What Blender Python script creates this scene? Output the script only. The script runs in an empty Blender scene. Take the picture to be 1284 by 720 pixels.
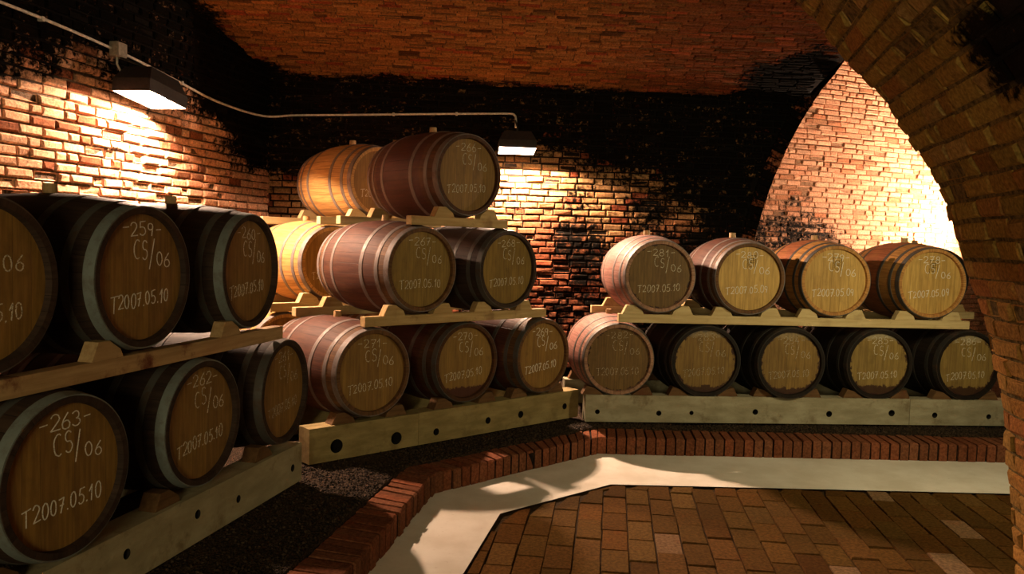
import bpy, bmesh, math, random
from mathutils import Vector, Matrix, noise
random.seed(7)
C = bpy.context.scene.collection
sin, cos, PI = math.sin, math.cos, math.pi
V = Vector

# ---------------------------------------------------------------- frames (metres, floor z = 0)
def frame(deg):
    a = math.radians(deg)
    return V((sin(a), cos(a), 0)), V((-cos(a), sin(a), 0)), PI/2 - a     # along the rack, into the wall, z turn
eL, nL, rzL = frame(12.28)
eM, nM, rzM = frame(47.85)
eR, nR, rzR = frame(85.41)
FR = {'L': (eL, nL, rzL), 'M': (eM, nM, rzM), 'R': (eR, nR, rzR)}
WALL_L, WALL_B = 4.26, 8.5
def P(k, t, n, z=0.0):
    e, nn, _ = FR[k]
    return e*t + nn*n + V((0, 0, z))

# ---------------------------------------------------------------- node helpers
class NT:
    def __init__(s, name):
        s.m = bpy.data.materials.new(name); s.m.use_nodes = True
        s.t = s.m.node_tree; s.t.nodes.clear()
        s.out = s.t.nodes.new('ShaderNodeOutputMaterial')
        s.b = s.t.nodes.new('ShaderNodeBsdfPrincipled')
        s.t.links.new(s.b.outputs[0], s.out.inputs[0])
    def n(s, typ, **kw):
        nd = s.t.nodes.new('ShaderNode' + typ)
        for k, v in kw.items():
            if k.startswith('_'): setattr(nd, k[1:], v)
        return nd
    def put(s, sock, val):
        if isinstance(val, bpy.types.NodeSocket): s.t.links.new(val, sock)
        else: sock.default_value = val
    def tex(s, kind='Object', scale=(1, 1, 1)):
        tc = s.n('TexCoord'); mp = s.n('Mapping'); mp.inputs['Scale'].default_value = scale
        s.t.links.new(tc.outputs[kind], mp.inputs[0]); return mp.outputs[0]
    def noise(s, vec, scale=5, detail=4, rough=.55, dist=0.0):
        nd = s.n('TexNoise'); s.put(nd.inputs['Vector'], vec)
        nd.inputs['Scale'].default_value = scale; nd.inputs['Detail'].default_value = detail
        nd.inputs['Roughness'].default_value = rough; nd.inputs['Distortion'].default_value = dist
        return nd.outputs['Fac']
    def vor(s, vec, scale=5, feature='F1', out='Distance'):
        nd = s.n('TexVoronoi', _feature=feature); s.put(nd.inputs['Vector'], vec); nd.inputs['Scale'].default_value = scale
        return nd.outputs[out]
    def math(s, op, a, b=0.0, clamp=False):
        nd = s.n('Math', _operation=op, _use_clamp=clamp); s.put(nd.inputs[0], a); s.put(nd.inputs[1], b); return nd.outputs[0]
    def ramp(s, fac, lo, hi, a=0.0, b=1.0, smooth=True):
        nd = s.n('MapRange'); nd.interpolation_type = 'SMOOTHSTEP' if smooth else 'LINEAR'
        s.put(nd.inputs['Value'], fac)
        for k, v in zip(('From Min', 'From Max', 'To Min', 'To Max'), (lo, hi, a, b)): s.put(nd.inputs[k], v)
        return nd.outputs[0]
    def mix(s, fac, a, b, mode='MIX'):
        nd = s.n('Mix', _data_type='RGBA', _blend_type=mode)
        s.put(nd.inputs[0], fac)
        for i, v in ((6, a), (7, b)):
            if isinstance(v, tuple) and len(v) == 3: v = v + (1,)
            s.put(nd.inputs[i], v)
        return nd.outputs[2]
    def sep(s, vec):
        nd = s.n('SeparateXYZ'); s.put(nd.inputs[0], vec); return nd.outputs
    def attr(s, name, out='Color'):
        nd = s.n('Attribute'); nd.attribute_name = name; return nd.outputs[out]
    def bump(s, h, strength=.4, dist=.01):
        nd = s.n('Bump'); nd.inputs['Strength'].default_value = strength; nd.inputs['Distance'].default_value = dist
        s.put(nd.inputs['Height'], h); s.t.links.new(nd.outputs[0], s.b.inputs['Normal'])
    def fin(s, col, rough=.8, metal=0.0, spec=.3):
        if isinstance(col, tuple) and len(col) == 3: col = col + (1,)
        s.put(s.b.inputs['Base Color'], col); s.put(s.b.inputs['Roughness'], rough); s.put(s.b.inputs['Metallic'], metal)
        s.b.inputs['Specular IOR Level'].default_value = spec
        return s.m

def brick_mat(name, rough_bump=.6):
    s = NT(name); o = s.tex('Object')
    col = s.attr('brick_colour'); mould = s.attr('mould', 'Fac')
    n1 = s.noise(o, 55, 5, .65); n2 = s.noise(o, 9, 5, .6); n3 = s.noise(o, 22, 4, .7)
    c = s.mix(1.0, col, s.mix(s.ramp(n1, .3, .72), (.55, .52, .5), (1.18, 1.15, 1.1)), 'MULTIPLY')
    c = s.mix(s.ramp(n2, .55, .75, 0, .35), c, s.mix(1.0, c, (1.25, .62, .40), 'MULTIPLY'))
    k = s.math('ADD', mould, s.math('MULTIPLY', s.math('SUBTRACT', n3, .5), 1.5))
    k = s.math('ADD', k, s.math('MULTIPLY', s.math('SUBTRACT', n1, .5), .5))
    c = s.mix(s.ramp(k, .30, .72), c, (.0035, .0028, .002))
    h = s.math('ADD', s.math('MULTIPLY', n1, .6), n3)
    s.bump(h, rough_bump, .008)
    return s.fin(c, .95, 0, .04)

def mortar_mat(name, a, b):
    s = NT(name); o = s.tex('Object')
    n1 = s.noise(o, 30, 5, .7); n2 = s.noise(o, 110, 3, .6)
    c = s.mix(s.ramp(n1, .35, .65), a, b)
    k = s.math('ADD', s.attr('mould', 'Fac'), s.math('MULTIPLY', s.math('SUBTRACT', n1, .5), 1.3))
    c = s.mix(s.ramp(k, .28, .62), c, (.005, .004, .003))
    s.bump(s.math('ADD', n1, s.math('MULTIPLY', n2, .5)), .7, .012)
    return s.fin(c, .95, 0, .1)

def stave_mat(name, base, alt, wine=None, wine_w=.30, dirt=.4):
    s = NT(name); uv = s.tex('UV'); o = s.tex('Object')
    u = s.sep(uv)[0]
    idx = s.math('FLOOR', s.math('DIVIDE', u, .072))
    wn = s.n('TexWhiteNoise', _noise_dimensions='2D'); 
    cb = s.n('CombineXYZ'); s.put(cb.inputs[0], idx); oi = s.n('ObjectInfo'); s.put(cb.inputs[1], oi.outputs['Random'])
    s.put(wn.inputs['Vector'], cb.outputs[0]); r = wn.outputs['Value']
    mp = s.n('Mapping'); s.put(mp.inputs[0], uv); mp.inputs['Scale'].default_value = (60, 4, 1)
    cb2 = s.n('CombineXYZ'); s.put(cb2.inputs[2], s.math('MULTIPLY', r, 20.0)); s.put(mp.inputs['Location'], cb2.outputs[0])
    grain = s.noise(mp.outputs[0], 1, 5, .6)
    c = s.mix(r, base, alt)
    if wine:
        y = s.math('ABSOLUTE', s.sep(o)[1])
        y = s.math('ADD', y, s.math('MULTIPLY', s.math('SUBTRACT', s.noise(o, 9, 3), .5), .05))
        w = s.math('MULTIPLY', s.ramp(y, wine_w-.012, wine_w+.012, 1, 0), s.ramp(s.noise(o, 5, 3), .2, .6, .55, 1))
        c = s.mix(w, c, wine)
    c = s.mix(1.0, c, s.mix(s.ramp(grain, .3, .7), (.66, .63, .6), (1.15, 1.13, 1.1)), 'MULTIPLY')
    c = s.mix(s.ramp(s.noise(o, 4, 5, .7), .52, .75, 0, dirt), c, (.02, .014, .010))
    fr = s.math('FRACT', s.math('DIVIDE', u, .072))
    gap = s.ramp(s.math('ABSOLUTE', s.math('SUBTRACT', fr, .5)), .470, .497, 0, 1)
    c = s.mix(s.math('MULTIPLY', gap, .75), c, (.012, .008, .006))
    s.bump(s.math('SUBTRACT', s.math('MULTIPLY', grain, .25), gap), .5, .003)
    return s.fin(c, .66, 0, .2)

def head_mat(name, base, alt, rim=0.0, rim_col=(.035, .012, .008), foot=0.0, top=0.0):
    """barrel head: upright oak boards; rim = ragged stain round the edge, foot = wine stain at the bottom, top = pale mould at the top"""
    s = NT(name); o = s.tex('Object'); x, y, z = s.sep(o)[0:3]
    xs = s.math('ADD', s.math('DIVIDE', x, .077), .37)
    idx = s.math('FLOOR', xs)
    oi = s.n('ObjectInfo'); cb = s.n('CombineXYZ'); s.put(cb.inputs[0], idx); s.put(cb.inputs[1], oi.outputs['Random'])
    wn = s.n('TexWhiteNoise', _noise_dimensions='2D'); s.put(wn.inputs['Vector'], cb.outputs[0]); r = wn.outputs['Value']
    cb2 = s.n('CombineXYZ'); s.put(cb2.inputs[2], s.math('MULTIPLY', r, 9.0)); s.put(cb2.inputs[0], s.math('MULTIPLY', oi.outputs['Random'], 5.0))
    mp = s.n('Mapping'); s.put(mp.inputs[0], o); mp.inputs['Scale'].default_value = (75, 6, 5); s.put(mp.inputs['Location'], cb2.outputs[0])
    grain = s.noise(mp.outputs[0], 1, 5, .6)
    mp2 = s.n('Mapping'); s.put(mp2.inputs[0], o); s.put(mp2.inputs['Location'], cb2.outputs[0])
    blot = s.noise(mp2.outputs[0], 7, 5, .65)
    c = s.mix(r, base, alt)
    c = s.mix(1.0, c, s.mix(s.ramp(grain, .3, .7), (.74, .70, .64), (1.12, 1.12, 1.1)), 'MULTIPLY')
    c = s.mix(s.ramp(blot, .5, .8, 0, .55), c, (base[0]*.35, base[1]*.30, base[2]*.3))
    fr = s.math('FRACT', xs)
    gap = s.ramp(s.math('ABSOLUTE', s.math('SUBTRACT', fr, .5)), .478, .498, 0, 1)
    c = s.mix(s.math('MULTIPLY', gap, .5), c, (.02, .012, .006))
    rag = s.math('MULTIPLY', s.math('SUBTRACT', s.noise(mp2.outputs[0], 26, 4, .6), .5), .09)
    zc = s.math('SUBTRACT', z, .349)
    if rim:
        rr = s.math('SQRT', s.math('ADD', s.math('MULTIPLY', x, x), s.math('MULTIPLY', zc, zc)))
        k = s.ramp(s.math('ADD', rr, rag), .262-rim*.05, .268-rim*.02, 0, 1); c = s.mix(k, c, rim_col)
    if foot:
        k = s.ramp(s.math('ADD', zc, rag), -.275+foot*.2, -.262+foot*.2, .92, 0); c = s.mix(k, c, rim_col)
    if top:
        k = s.ramp(s.math('ADD', zc, s.math('MULTIPLY', rag, 1.3)), .20, .225, 0, .6*top); c = s.mix(k, c, (.50, .46, .33))
    s.bump(s.math('SUBTRACT', s.math('MULTIPLY', grain, .3), gap), .4, .002)
    return s.fin(c, .6, 0, .3)

def hoop_mat(name, col, rust):
    s = NT(name); o = s.tex('Object'); n = s.noise(o, 18, 5, .7); n2 = s.noise(o, 60, 3)
    c = s.mix(s.ramp(n, .45, .7, 0, rust), col, (.09, .045, .025))
    s.bump(n2, .15, .002)
    return s.fin(c, s.ramp(n2, .3, .7, .5, .7), .2, .3)

def timber_mat(name, base, dark, axis_scale=(3, 40, 40), stain=(.10, .03, .015), stain_amt=.5, bumpy=.3):
    s = NT(name); o = s.tex('Object', axis_scale); oo = s.tex('Object')
    g = s.noise(o, 1, 5, .6); b = s.noise(oo, 6, 5, .65); b2 = s.noise(oo, 15, 4, .7)
    c = s.mix(s.ramp(g, .3, .72), dark, base)
    c = s.mix(s.ramp(b, .54, .72, 0, stain_amt), c, stain)
    c = s.mix(s.ramp(b2, .58, .75, 0, .45), c, (dark[0]*.45, dark[1]*.4, dark[2]*.35))
    s.bump(s.math('ADD', g, s.math('MULTIPLY', b2, .6)), bumpy, .006)
    return s.fin(c, .8, 0, .2)

def plain(name, col, rough=.6, metal=0.0, spec=.3):
    s = NT(name); n = s.noise(s.tex('Object'), 40, 3)
    c = s.mix(s.ramp(n, .3, .7), tuple(x*.8 for x in col), tuple(min(1, x*1.15) for x in col))
    return s.fin(c, rough, metal, spec)

def glow(name, col, strength):
    s = NT(name); s.fin((.9, .9, .88), .5)
    s.b.inputs['Emission Color'].default_value = col + (1,); s.b.inputs['Emission Strength'].default_value = strength
    return s.m

def chalk_mat(name, col, lo):
    s = NT(name); o = s.tex('Object'); n = s.noise(o, 160, 3, .7)
    s.fin(col, .95, 0, .1)
    tr = s.n('BsdfTransparent'); mx = s.n('MixShader')
    s.put(mx.inputs[0], s.ramp(n, lo, lo+.18)); s.t.links.new(tr.outputs[0], mx.inputs[1]); s.t.links.new(s.b.outputs[0], mx.inputs[2])
    s.t.links.new(mx.outputs[0], s.out.inputs[0]); return s.m

M = {}
M['brick'] = brick_mat('old_brick'); M['brick_soft'] = brick_mat('vault_brick', .35); M['brick_big'] = brick_mat('pier_brick', .8)
M['mortar_dark'] = mortar_mat('sooty_mortar', (.006, .004, .003), (.026, .015, .008))
M['mortar_wall'] = mortar_mat('lime_mortar', (.040, .024, .013), (.20, .125, .075))
M['mortar_tan'] = mortar_mat('tan_mortar', (.12, .062, .032), (.26, .15, .085))
M['mortar_brown'] = mortar_mat('brown_mortar', (.055, .025, .008), (.12, .055, .017))
M['mortar_pier'] = mortar_mat('pier_mortar', (.05, .034, .011), (.20, .135, .045))
M['paver_bed'] = mortar_mat('sand_bed', (.025, .014, .005), (.055, .032, .010))
M['dark_oak'] = stave_mat('dark_oak', (.050, .030, .021), (.034, .021, .016))
M['shaded_oak'] = stave_mat('shade_toned_oak', (.017, .011, .008), (.011, .008, .006))  # dark oak with the rack's shade put into the stave colour
M['red_oak'] = stave_mat('reddish_oak', (.085, .034, .013), (.06, .025, .010), (.050, .012, .008), .29, .3)
M['wine_oak'] = stave_mat('wine_stained_oak', (.150, .072, .028), (.110, .052, .022), (.082, .028, .016), .33, .25)
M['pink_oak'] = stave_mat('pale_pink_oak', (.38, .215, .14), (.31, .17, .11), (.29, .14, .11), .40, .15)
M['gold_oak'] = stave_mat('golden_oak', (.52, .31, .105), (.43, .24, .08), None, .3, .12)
M['orange_oak'] = stave_mat('orange_oak', (.50, .255, .075), (.42, .20, .06), (.34, .12, .05), .20, .15)
M['head_brown'] = head_mat('brown_head', (.27, .150, .036), (.23, .125, .032))
M['head_olive'] = head_mat('olive_head', (.26, .160, .034), (.22, .135, .030))
M['head_gold'] = head_mat('golden_head', (.54, .345, .10), (.46, .285, .08))
M['head_dark'] = head_mat('dark_head', (.17, .100, .030), (.145, .082, .026), rim=.1)
M['head_foot'] = head_mat('wine_foot_head', (.27, .155, .036), (.23, .13, .032), foot=.42, rim_col=(.05, .010, .008))
M['head_rag'] = head_mat('ragged_head', (.27, .18, .052), (.23, .15, .045), rim=.25, foot=.40, top=.6)
M['head_rag2'] = head_mat('stained_head', (.24, .145, .040), (.20, .12, .034), rim=.3, foot=.28, top=.3)
M['hoop'] = hoop_mat('galvanised_hoop', (.17, .145, .135), .6)
M['hoop_dark'] = hoop_mat('weathered_hoop', (.085, .08, .072), .7)
M['hoop_shaded'] = hoop_mat('shade_toned_hoop', (.030, .028, .025), .5)  # hoops coloured near black to stand in for shade between the barrels
M['hoop_blue'] = hoop_mat('blue_grey_hoop', (.19, .22, .21), .45)
M['bung'] = plain('bung_wood', (.48, .30, .14))
M['chalk'] = chalk_mat('chalk', (.80, .76, .66), .30)
M['chalk_mid'] = chalk_mat('worn_chalk', (.72, .65, .50), .37)
M['chalk_faint'] = chalk_mat('faint_chalk', (.60, .53, .40), .43)
M['brand'] = chalk_mat('branded_mark', (.10, .062, .02), .38)
M['timber'] = timber_mat('sawn_timber', (.50, .35, .16), (.36, .23, .09))
M['timber_pale'] = timber_mat('pale_timber', (.60, .47, .24), (.48, .35, .16), stain_amt=.2)
M['timber_red'] = timber_mat('wine_splashed_timber', (.50, .34, .17), (.36, .22, .10), stain=(.12, .024, .014), stain_amt=.95)
M['beam_olive'] = timber_mat('old_beam', (.34, .26, .11), (.21, .155, .06), (4, 14, 14), (.12, .07, .03), .5, .5)
M['beam_pale'] = timber_mat('pale_limed_beam', (.40, .36, .245), (.27, .235, .145), (4, 12, 12), (.12, .075, .03), .6, .9)
M['timber_dark'] = timber_mat('dark_timber', (.16, .085, .035), (.10, .05, .02))
M['beam_grey'] = timber_mat('limed_beam', (.44, .38, .24), (.32, .27, .16), (4, 12, 12), (.17, .11, .045), .65, .9)
M['hole'] = plain('dark_hole', (.012, .010, .008), .9)
M['reflector'] = plain('white_reflector', (.42, .41, .39), .5)
M['lamp_metal'] = plain('black_lamp_metal', (.022, .020, .018), .55, .2)
M['conduit'] = plain('white_conduit', (.62, .58, .50), .5)
M['box'] = plain('grey_box', (.30, .26, .20), .6)
LAMP = (1.0, .645, .435)
M['glow_left'] = glow('lamp_glass_left', LAMP, 16500)
M['glow_back'] = glow('lamp_glass_back', LAMP, 26000)
M['glow_right'] = glow('lamp_glass_right', LAMP, 60000)

# ---------------------------------------------------------------- object helpers
def link(name, me, parent=None):
    o = bpy.data.objects.new(name, me); C.objects.link(o)
    if parent: o.parent = parent
    return o
def meshobj(name, verts, faces, mats, parent=None, mi=None, smooth=False, uv=None):
    me = bpy.data.meshes.new(name); me.from_pydata([tuple(v) for v in verts], [], faces)
    for m in (mats if isinstance(mats, (list, tuple)) else [mats]): me.materials.append(m)
    if mi: me.polygons.foreach_set('material_index', mi)
    if smooth: me.polygons.foreach_set('use_smooth', [True]*len(faces))
    if uv:
        l = me.uv_layers.new(name='UVMap')
        for i, lp in enumerate(me.loops): l.data[i].uv = uv[i]
    me.update(); return link(name, me, parent)
def empty(name, loc, rz=0.0):
    o = bpy.data.objects.new(name, None); o.empty_display_size = .1; C.objects.link(o)
    o.location = loc; o.rotation_euler = (0, 0, rz); return o
def tag(o, label=None, cat=None, group=None, kind=None):
    for k, v in (('label', label), ('category', cat), ('group', group), ('kind', kind)):
        if v: o[k] = v
    return o
class MB:
    def __init__(s): s.v = []; s.f = []; s.mi = []
    def add(s, vs, fs, m=0):
        b = len(s.v); s.v += [V(v) for v in vs]; s.f += [tuple(i+b for i in f) for f in fs]; s.mi += [m]*len(fs)
    def box(s, x0, x1, y0, y1, z0, z1, m=0, mat=None):
        vs = [V((x, y, z)) for x in (x0, x1) for y in (y0, y1) for z in (z0, z1)]
        if mat: vs = [mat @ v for v in vs]
        s.add(vs, [(0, 1, 3, 2), (4, 6, 7, 5), (0, 4, 5, 1), (2, 3, 7, 6), (0, 2, 6, 4), (1, 5, 7, 3)], m)
    def prism(s, poly, y0, y1, m=0):      # polygon in x, z pushed along y
        n = len(poly); vs = [V((x, y0, z)) for x, z in poly] + [V((x, y1, z)) for x, z in poly]
        s.add(vs, [tuple(range(n)), tuple(range(2*n-1, n-1, -1))] + [(i, i+n, (i+1) % n+n, (i+1) % n) for i in range(n)], m)
    def tube(s, pts, r, seg=10, m=0):
        pts = [V(p) for p in pts]; b = len(s.v); up = V((0, 0, 1)); prev = None
        for i, p in enumerate(pts):
            d = (pts[min(i+1, len(pts)-1)] - pts[max(i-1, 0)]).normalized()
            a = d.cross(up) if abs(d.z) < .95 else d.cross(V((1, 0, 0)))
            if prev is not None: a = prev - d*prev.dot(d)
            a.normalize(); prev = a; c = d.cross(a)
            s.v += [p + (a*cos(2*PI*k/seg) + c*sin(2*PI*k/seg))*r for k in range(seg)]
        for i in range(len(pts)-1):
            for k in range(seg):
                s.f.append((b+i*seg+k, b+i*seg+(k+1) % seg, b+(i+1)*seg+(k+1) % seg, b+(i+1)*seg+k)); s.mi.append(m)
        for base, rev in ((b, True), (b+(len(pts)-1)*seg, False)):
            r_ = list(range(base, base+seg)); s.f.append(tuple(r_[::-1] if rev else r_)); s.mi.append(m)
    def build(s, name, mats, parent=None, smooth=False, bevel=0.0, bseg=2):
        me = bpy.data.meshes.new(name); me.from_pydata([tuple(v) for v in s.v], [], s.f)
        ms = mats if isinstance(mats, (list, tuple)) else [mats]
        for m in ms: me.materials.append(m)
        me.polygons.foreach_set('material_index', s.mi)
        bm = bmesh.new(); bm.from_mesh(me); bmesh.ops.recalc_face_normals(bm, faces=bm.faces)
        if bevel:
            ed = [e for e in bm.edges if len(e.link_faces) == 2 and e.calc_face_angle(0) > .5]
            bmesh.ops.bevel(bm, geom=ed, offset=bevel, segments=bseg, profile=.5, affect='EDGES')
        bm.to_mesh(me); bm.free()
        if smooth: me.polygons.foreach_set('use_smooth', [True]*len(me.polygons))
        me.update(); return link(name, me, parent)

# ---------------------------------------------------------------- barrel
RB, RE, HL = .345, .295, .475          # bilge radius, end radius, half length
ZC = .349                              # axis height above the barrel's base
def rad(y): return RE + (RB-RE)*(1-(y/HL)**2)
def lathe(prof, seg=72, uvs=True):
    """closed ring profile of (y, r) about the barrel axis"""
    vs, fs, uv = [], [], []; n = len(prof)
    for k in range(seg):
        a = 2*PI*k/seg
        vs += [(r*sin(a), y, ZC + r*cos(a)) for y, r in prof]
    for k in range(seg):
        k2 = (k+1) % seg
        for i in range(n-1):
            fs.append((k*n+i, k*n+i+1, k2*n+i+1, k2*n+i))
            u0, u1 = 2*PI*.33*k/seg, 2*PI*.33*(k+1)/seg
            uv += [(u0, prof[i][0]), (u0, prof[i+1][0]), (u1, prof[i+1][0]), (u1, prof[i][0])]
    return vs, fs, uv
bp = [(-.440, .262), (-.474, .268), (-.475, .292)] + [(y, rad(y)) for y in [-.45+.9*i/24 for i in range(25)]] + [(.475, .292), (.474, .268), (.440, .262)]
BODY = lathe(bp)
def head_geo(y, face):
    vs = []; fs = []; seg = 72
    for yy in (y, y + face*.022):
        vs += [(.2665*sin(2*PI*k/seg), yy, ZC + .2665*cos(2*PI*k/seg)) for k in range(seg)]
    fs = [tuple(range(seg)), tuple(range(2*seg-1, seg-1, -1))] + [(k, k+seg, (k+1) % seg+seg, (k+1) % seg) for k in range(seg)]
    return vs, fs
HEAD_F, HEAD_B = head_geo(-.449, 1), head_geo(.449, -1)
def hoop_geo(y0, y1):
    th = .0028
    pr = [(y0, rad(y0)-.004), (y0, rad(y0)+th), ((y0+y1)/2, rad((y0+y1)/2)+th+.0006), (y1, rad(y1)+th), (y1, rad(y1)-.004)]
    return lathe(pr)
HOOPS = [hoop_geo(*h) for h in ((-.472, -.428), (-.372, -.338), (-.212, -.176), (.176, .212), (.338, .372), (.428, .472))]
bungpr = MB()
for (r0, z0, r1, z1) in ((.030, .340, .027, .385),):
    seg = 14; vs = [(r0*cos(2*PI*k/seg), r0*sin(2*PI*k/seg), ZC+z0) for k in range(seg)] + [(r1*cos(2*PI*k/seg), r1*sin(2*PI*k/seg), ZC+z1) for k in range(seg)]
    bungpr.add(vs, [tuple(range(seg))[::-1], tuple(range(seg, 2*seg))] + [(k, (k+1) % seg, (k+1) % seg+seg, k+seg) for k in range(seg)])
# shared mesh data per look
CACHE = {}
def shared(key, geo, mat, smooth=True):
    k = (key, mat.name)
    if k not in CACHE:
        me = bpy.data.meshes.new(key); vs, fs = geo[0], geo[1]
        me.from_pydata(vs, [], fs); me.materials.append(mat)
        bm = bmesh.new(); bm.from_mesh(me); bmesh.ops.recalc_face_normals(bm, faces=bm.faces); bm.to_mesh(me); bm.free()
        if smooth: me.polygons.foreach_set('use_smooth', [len(p.vertices) < 10 for p in me.polygons])
        if len(geo) > 2:
            # write u, v from position so it survives any flipped winding
            l = me.uv_layers.new(name='UVMap')
            for p in me.polygons:
                angs = [math.atan2(me.vertices[vi].co.x, me.vertices[vi].co.z - ZC) % (2*PI) for vi in p.vertices]
                wrap = max(angs) - min(angs) > PI
                for li, vi, a in zip(p.loop_indices, p.vertices, angs):
                    if wrap and a < PI: a += 2*PI
                    l.data[li].uv = (a*.33, me.vertices[vi].co.y)
        if smooth:
            try: me.set_sharp_from_angle(angle=math.radians(35))
            except Exception: pass
        CACHE[k] = me
    return CACHE[k]

# hand-drawn chalk strokes, in a box 1 high
def arc(cx, cy, rx, ry, a0, a1, n=12):
    return [(cx + rx*cos(math.radians(a0+(a1-a0)*i/n)), cy + ry*sin(math.radians(a0+(a1-a0)*i/n))) for i in range(n+1)]
GL = {
 '0': (.56, [arc(.26, .5, .24, .5, 80, 440, 18)]),
 '1': (.40, [[(.04, .62), (.26, 1.0), (.20, 0)]]),
 '2': (.56, [arc(.26, .72, .24, .28, 165, -20, 10) + [(.34, .42), (.02, .02), (.54, .06)]]),
 '3': (.54, [arc(.22, .75, .22, .25, 150, -80, 10) + arc(.22, .26, .26, .26, 85, -150, 10)]),
 '4': (.56, [[(.34, 1.0), (.02, .36), (.52, .38)], [(.40, .66), (.36, -.04)]]),
 '5': (.56, [[(.50, 1.0), (.12, .96), (.08, .55)] + arc(.24, .30, .26, .30, 110, -140, 12)]),
 '6': (.54, [[(.40, 1.0), (.14, .62)] + arc(.26, .27, .23, .27, 150, -210, 16)]),
 '7': (.54, [[(.02, .94), (.50, 1.0), (.18, 0)], [(.12, .50), (.44, .54)]]),
 '8': (.54, [arc(.26, .74, .18, .24, -90, 270, 14) + arc(.26, .25, .24, .25, 90, -270, 14)]),
 '9': (.54, [arc(.25, .72, .21, .26, 10, 360, 14) + [(.46, .70), (.34, .02)]]),
 'C': (.70, [arc(.36, .5, .34, .5, 60, 300, 14)]),
 'S': (.62, [arc(.30, .75, .24, .25, 40, 250, 10) + arc(.28, .26, .27, .27, 80, -140, 10)]),
 'T': (.72, [[(.0, .92), (.72, 1.0)], [(.36, .96), (.32, -.12)]]),
 '/': (.50, [[(.46, 1.05), (.04, -.55)]]),
 '-': (.52, [[(.06, .50), (.46, .54)]]),
 '.': (.18, [[(.06, .0), (.10, .05)]]),
 ' ': (.40, []),
}
def write(mb, txt, x0, x1, z, h, slant=0.0, rnd=None, w=.0042):
    adv = sum(GL[c][0]+.14 for c in txt); sx = (x1-x0)/(adv*h)
    x = 0.0
    for c in txt:
        wd, strokes = GL[c]; dz = rnd.uniform(-.06, .06)*h; rot = rnd.uniform(-.06, .06); sc = rnd.uniform(.92, 1.08)
        for st in strokes:
            pts = []
            for (a, b) in st:
                a2, b2 = a*sc - rot*b, b*sc + rot*a
                px = x0 + (x + a2)*h*sx
                pts.append(V((px + rnd.uniform(-.0008, .0008), z + dz + b2*h + slant*(px-x0) + rnd.uniform(-.0008, .0008))))
            for i in range(len(pts)-1):
                d = pts[i+1]-pts[i]
                if d.length < 1e-5: continue
                d.normalize(); nn = V((-d.y, d.x))*w*.5; a, b = pts[i]-d*w*.3, pts[i+1]+d*w*.3
                q = [a+nn, a-nn, b-nn, b+nn]
                mb.add([(v.x, -.4490, ZC+v.y) for v in q] + [(v.x, -.4502, ZC+v.y) for v in q],
                       [(4, 5, 6, 7), (0, 3, 2, 1), (0, 1, 5, 4), (1, 2, 6, 5), (2, 3, 7, 6), (3, 0, 4, 7)])
        x += wd + .14
def crest(mb):
    """dark branded emblem: a narrow shield with a bar and rows of marks under the number"""
    def quad(x0, x1, z0, z1): mb.box(x0, x1, -.4498, -.4488, ZC+z0, ZC+z1)
    x = .012
    for (a, b, c, d) in ((-.034, -.028, .085, .195), (.034, .040, .085, .195), (-.034, .040, .190, .196), (-.022, .028, .165, .172), (-.022, -.016, .105, .165),
                         (-.004, .002, .120, .165), (.014, .020, .105, .165), (-.022, .028, .130, .136), (-.016, .020, .098, .104), (-.006, .012, .086, .092), (-.022, -.008, .146, .152), (.004, .026, .150, .157)):
        quad(x+a, x+b, c, d)

SPEC = []
def barrel(k, t, n, zc, yaw, lab, body, head, hoop, num=None, date='T2007.05.10', chalk='chalk', brand=False, cs='CS/06', group=None, roll=0.0):
    e, nn, rz = FR[k]
    p = e*t + nn*(n+HL) + V((0, 0, zc-ZC))
    # yaw about the front head's centre
    a = math.radians(yaw)
    head_c = e*t + nn*n; ax = nn*cos(a) - e*sin(a)
    p = head_c + ax*HL + V((0, 0, zc-ZC))
    o = empty('wine_barrel', p, rz + a)
    tag(o, lab, 'barrel', group)
    link('body', shared('barrel_body', BODY, M[body]), o)
    link('head', shared('head_front', HEAD_F, M[head]), o)
    link('head', shared('head_rear', HEAD_B, M[head]), o)
    hp = M[hoop]
    for i, h in enumerate(HOOPS): link('hoop', shared('hoop%d' % i, h, hp if i == 0 or hoop != 'hoop_blue' else M['hoop_dark']), o)
    link('bung', shared('bung_mesh', (bungpr.v, bungpr.f), M['bung'], False), o)
    if cs or date or num:
        rnd = random.Random(int(t*1000)+int(n*77)); mb = MB(); j = rnd.uniform(-.01, .01)
        if num:
            write(mb, '-'+num+'-', -.115+j, .135+j, .172, .056, rnd.uniform(-.04, .04), rnd); mb.build('chalk_number', M[chalk], o)
        if cs:
            mb = MB(); write(mb, 'CS/', -.05+j, .085+j, .078, .078, 0, rnd); write(mb, '06', .095+j, .19+j, .045, .055, -.05, rnd); mb.build('chalk_code', M[chalk], o)
        if date:
            mb = MB(); write(mb, date, -.185+j, .18+j, -.135, .058, rnd.uniform(.02, .10), rnd); mb.build('chalk_date', M[chalk], o)
    if brand:
        mb = MB(); crest(mb); w = mb.build('brand_mark', M['brand'], o); w['label'] = 'dark branded emblem below the number'
    return o
ZA, ZB, ZCR, ZD, ZE, ZF, ZG = 1.443, .738, .723, 1.425, 2.119, 1.388, .684
gL, gM, gR = 'barrels on the left rack', 'barrels on the corner rack', 'barrels on the right rack'
barrel('L', 2.17, 2.21, ZA, -1, 'dark oak barrel on the left upper plank cut off by the picture edge', 'dark_oak', 'head_brown', 'hoop_dark', '', chalk='chalk_mid', group=gL)
barrel('L', 2.953, 2.210, ZA, -.7, 'dark barrel chalked 259 on the upper plank of the left rack', 'dark_oak', 'head_brown', 'hoop_blue', '259', group=gL)
barrel('L', 3.830, 2.231, ZA, 2.4, 'dark barrel chalked 260 at the far end of the left upper plank', 'dark_oak', 'head_brown', 'hoop_blue', '260', chalk='chalk_mid', group=gL)
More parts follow.
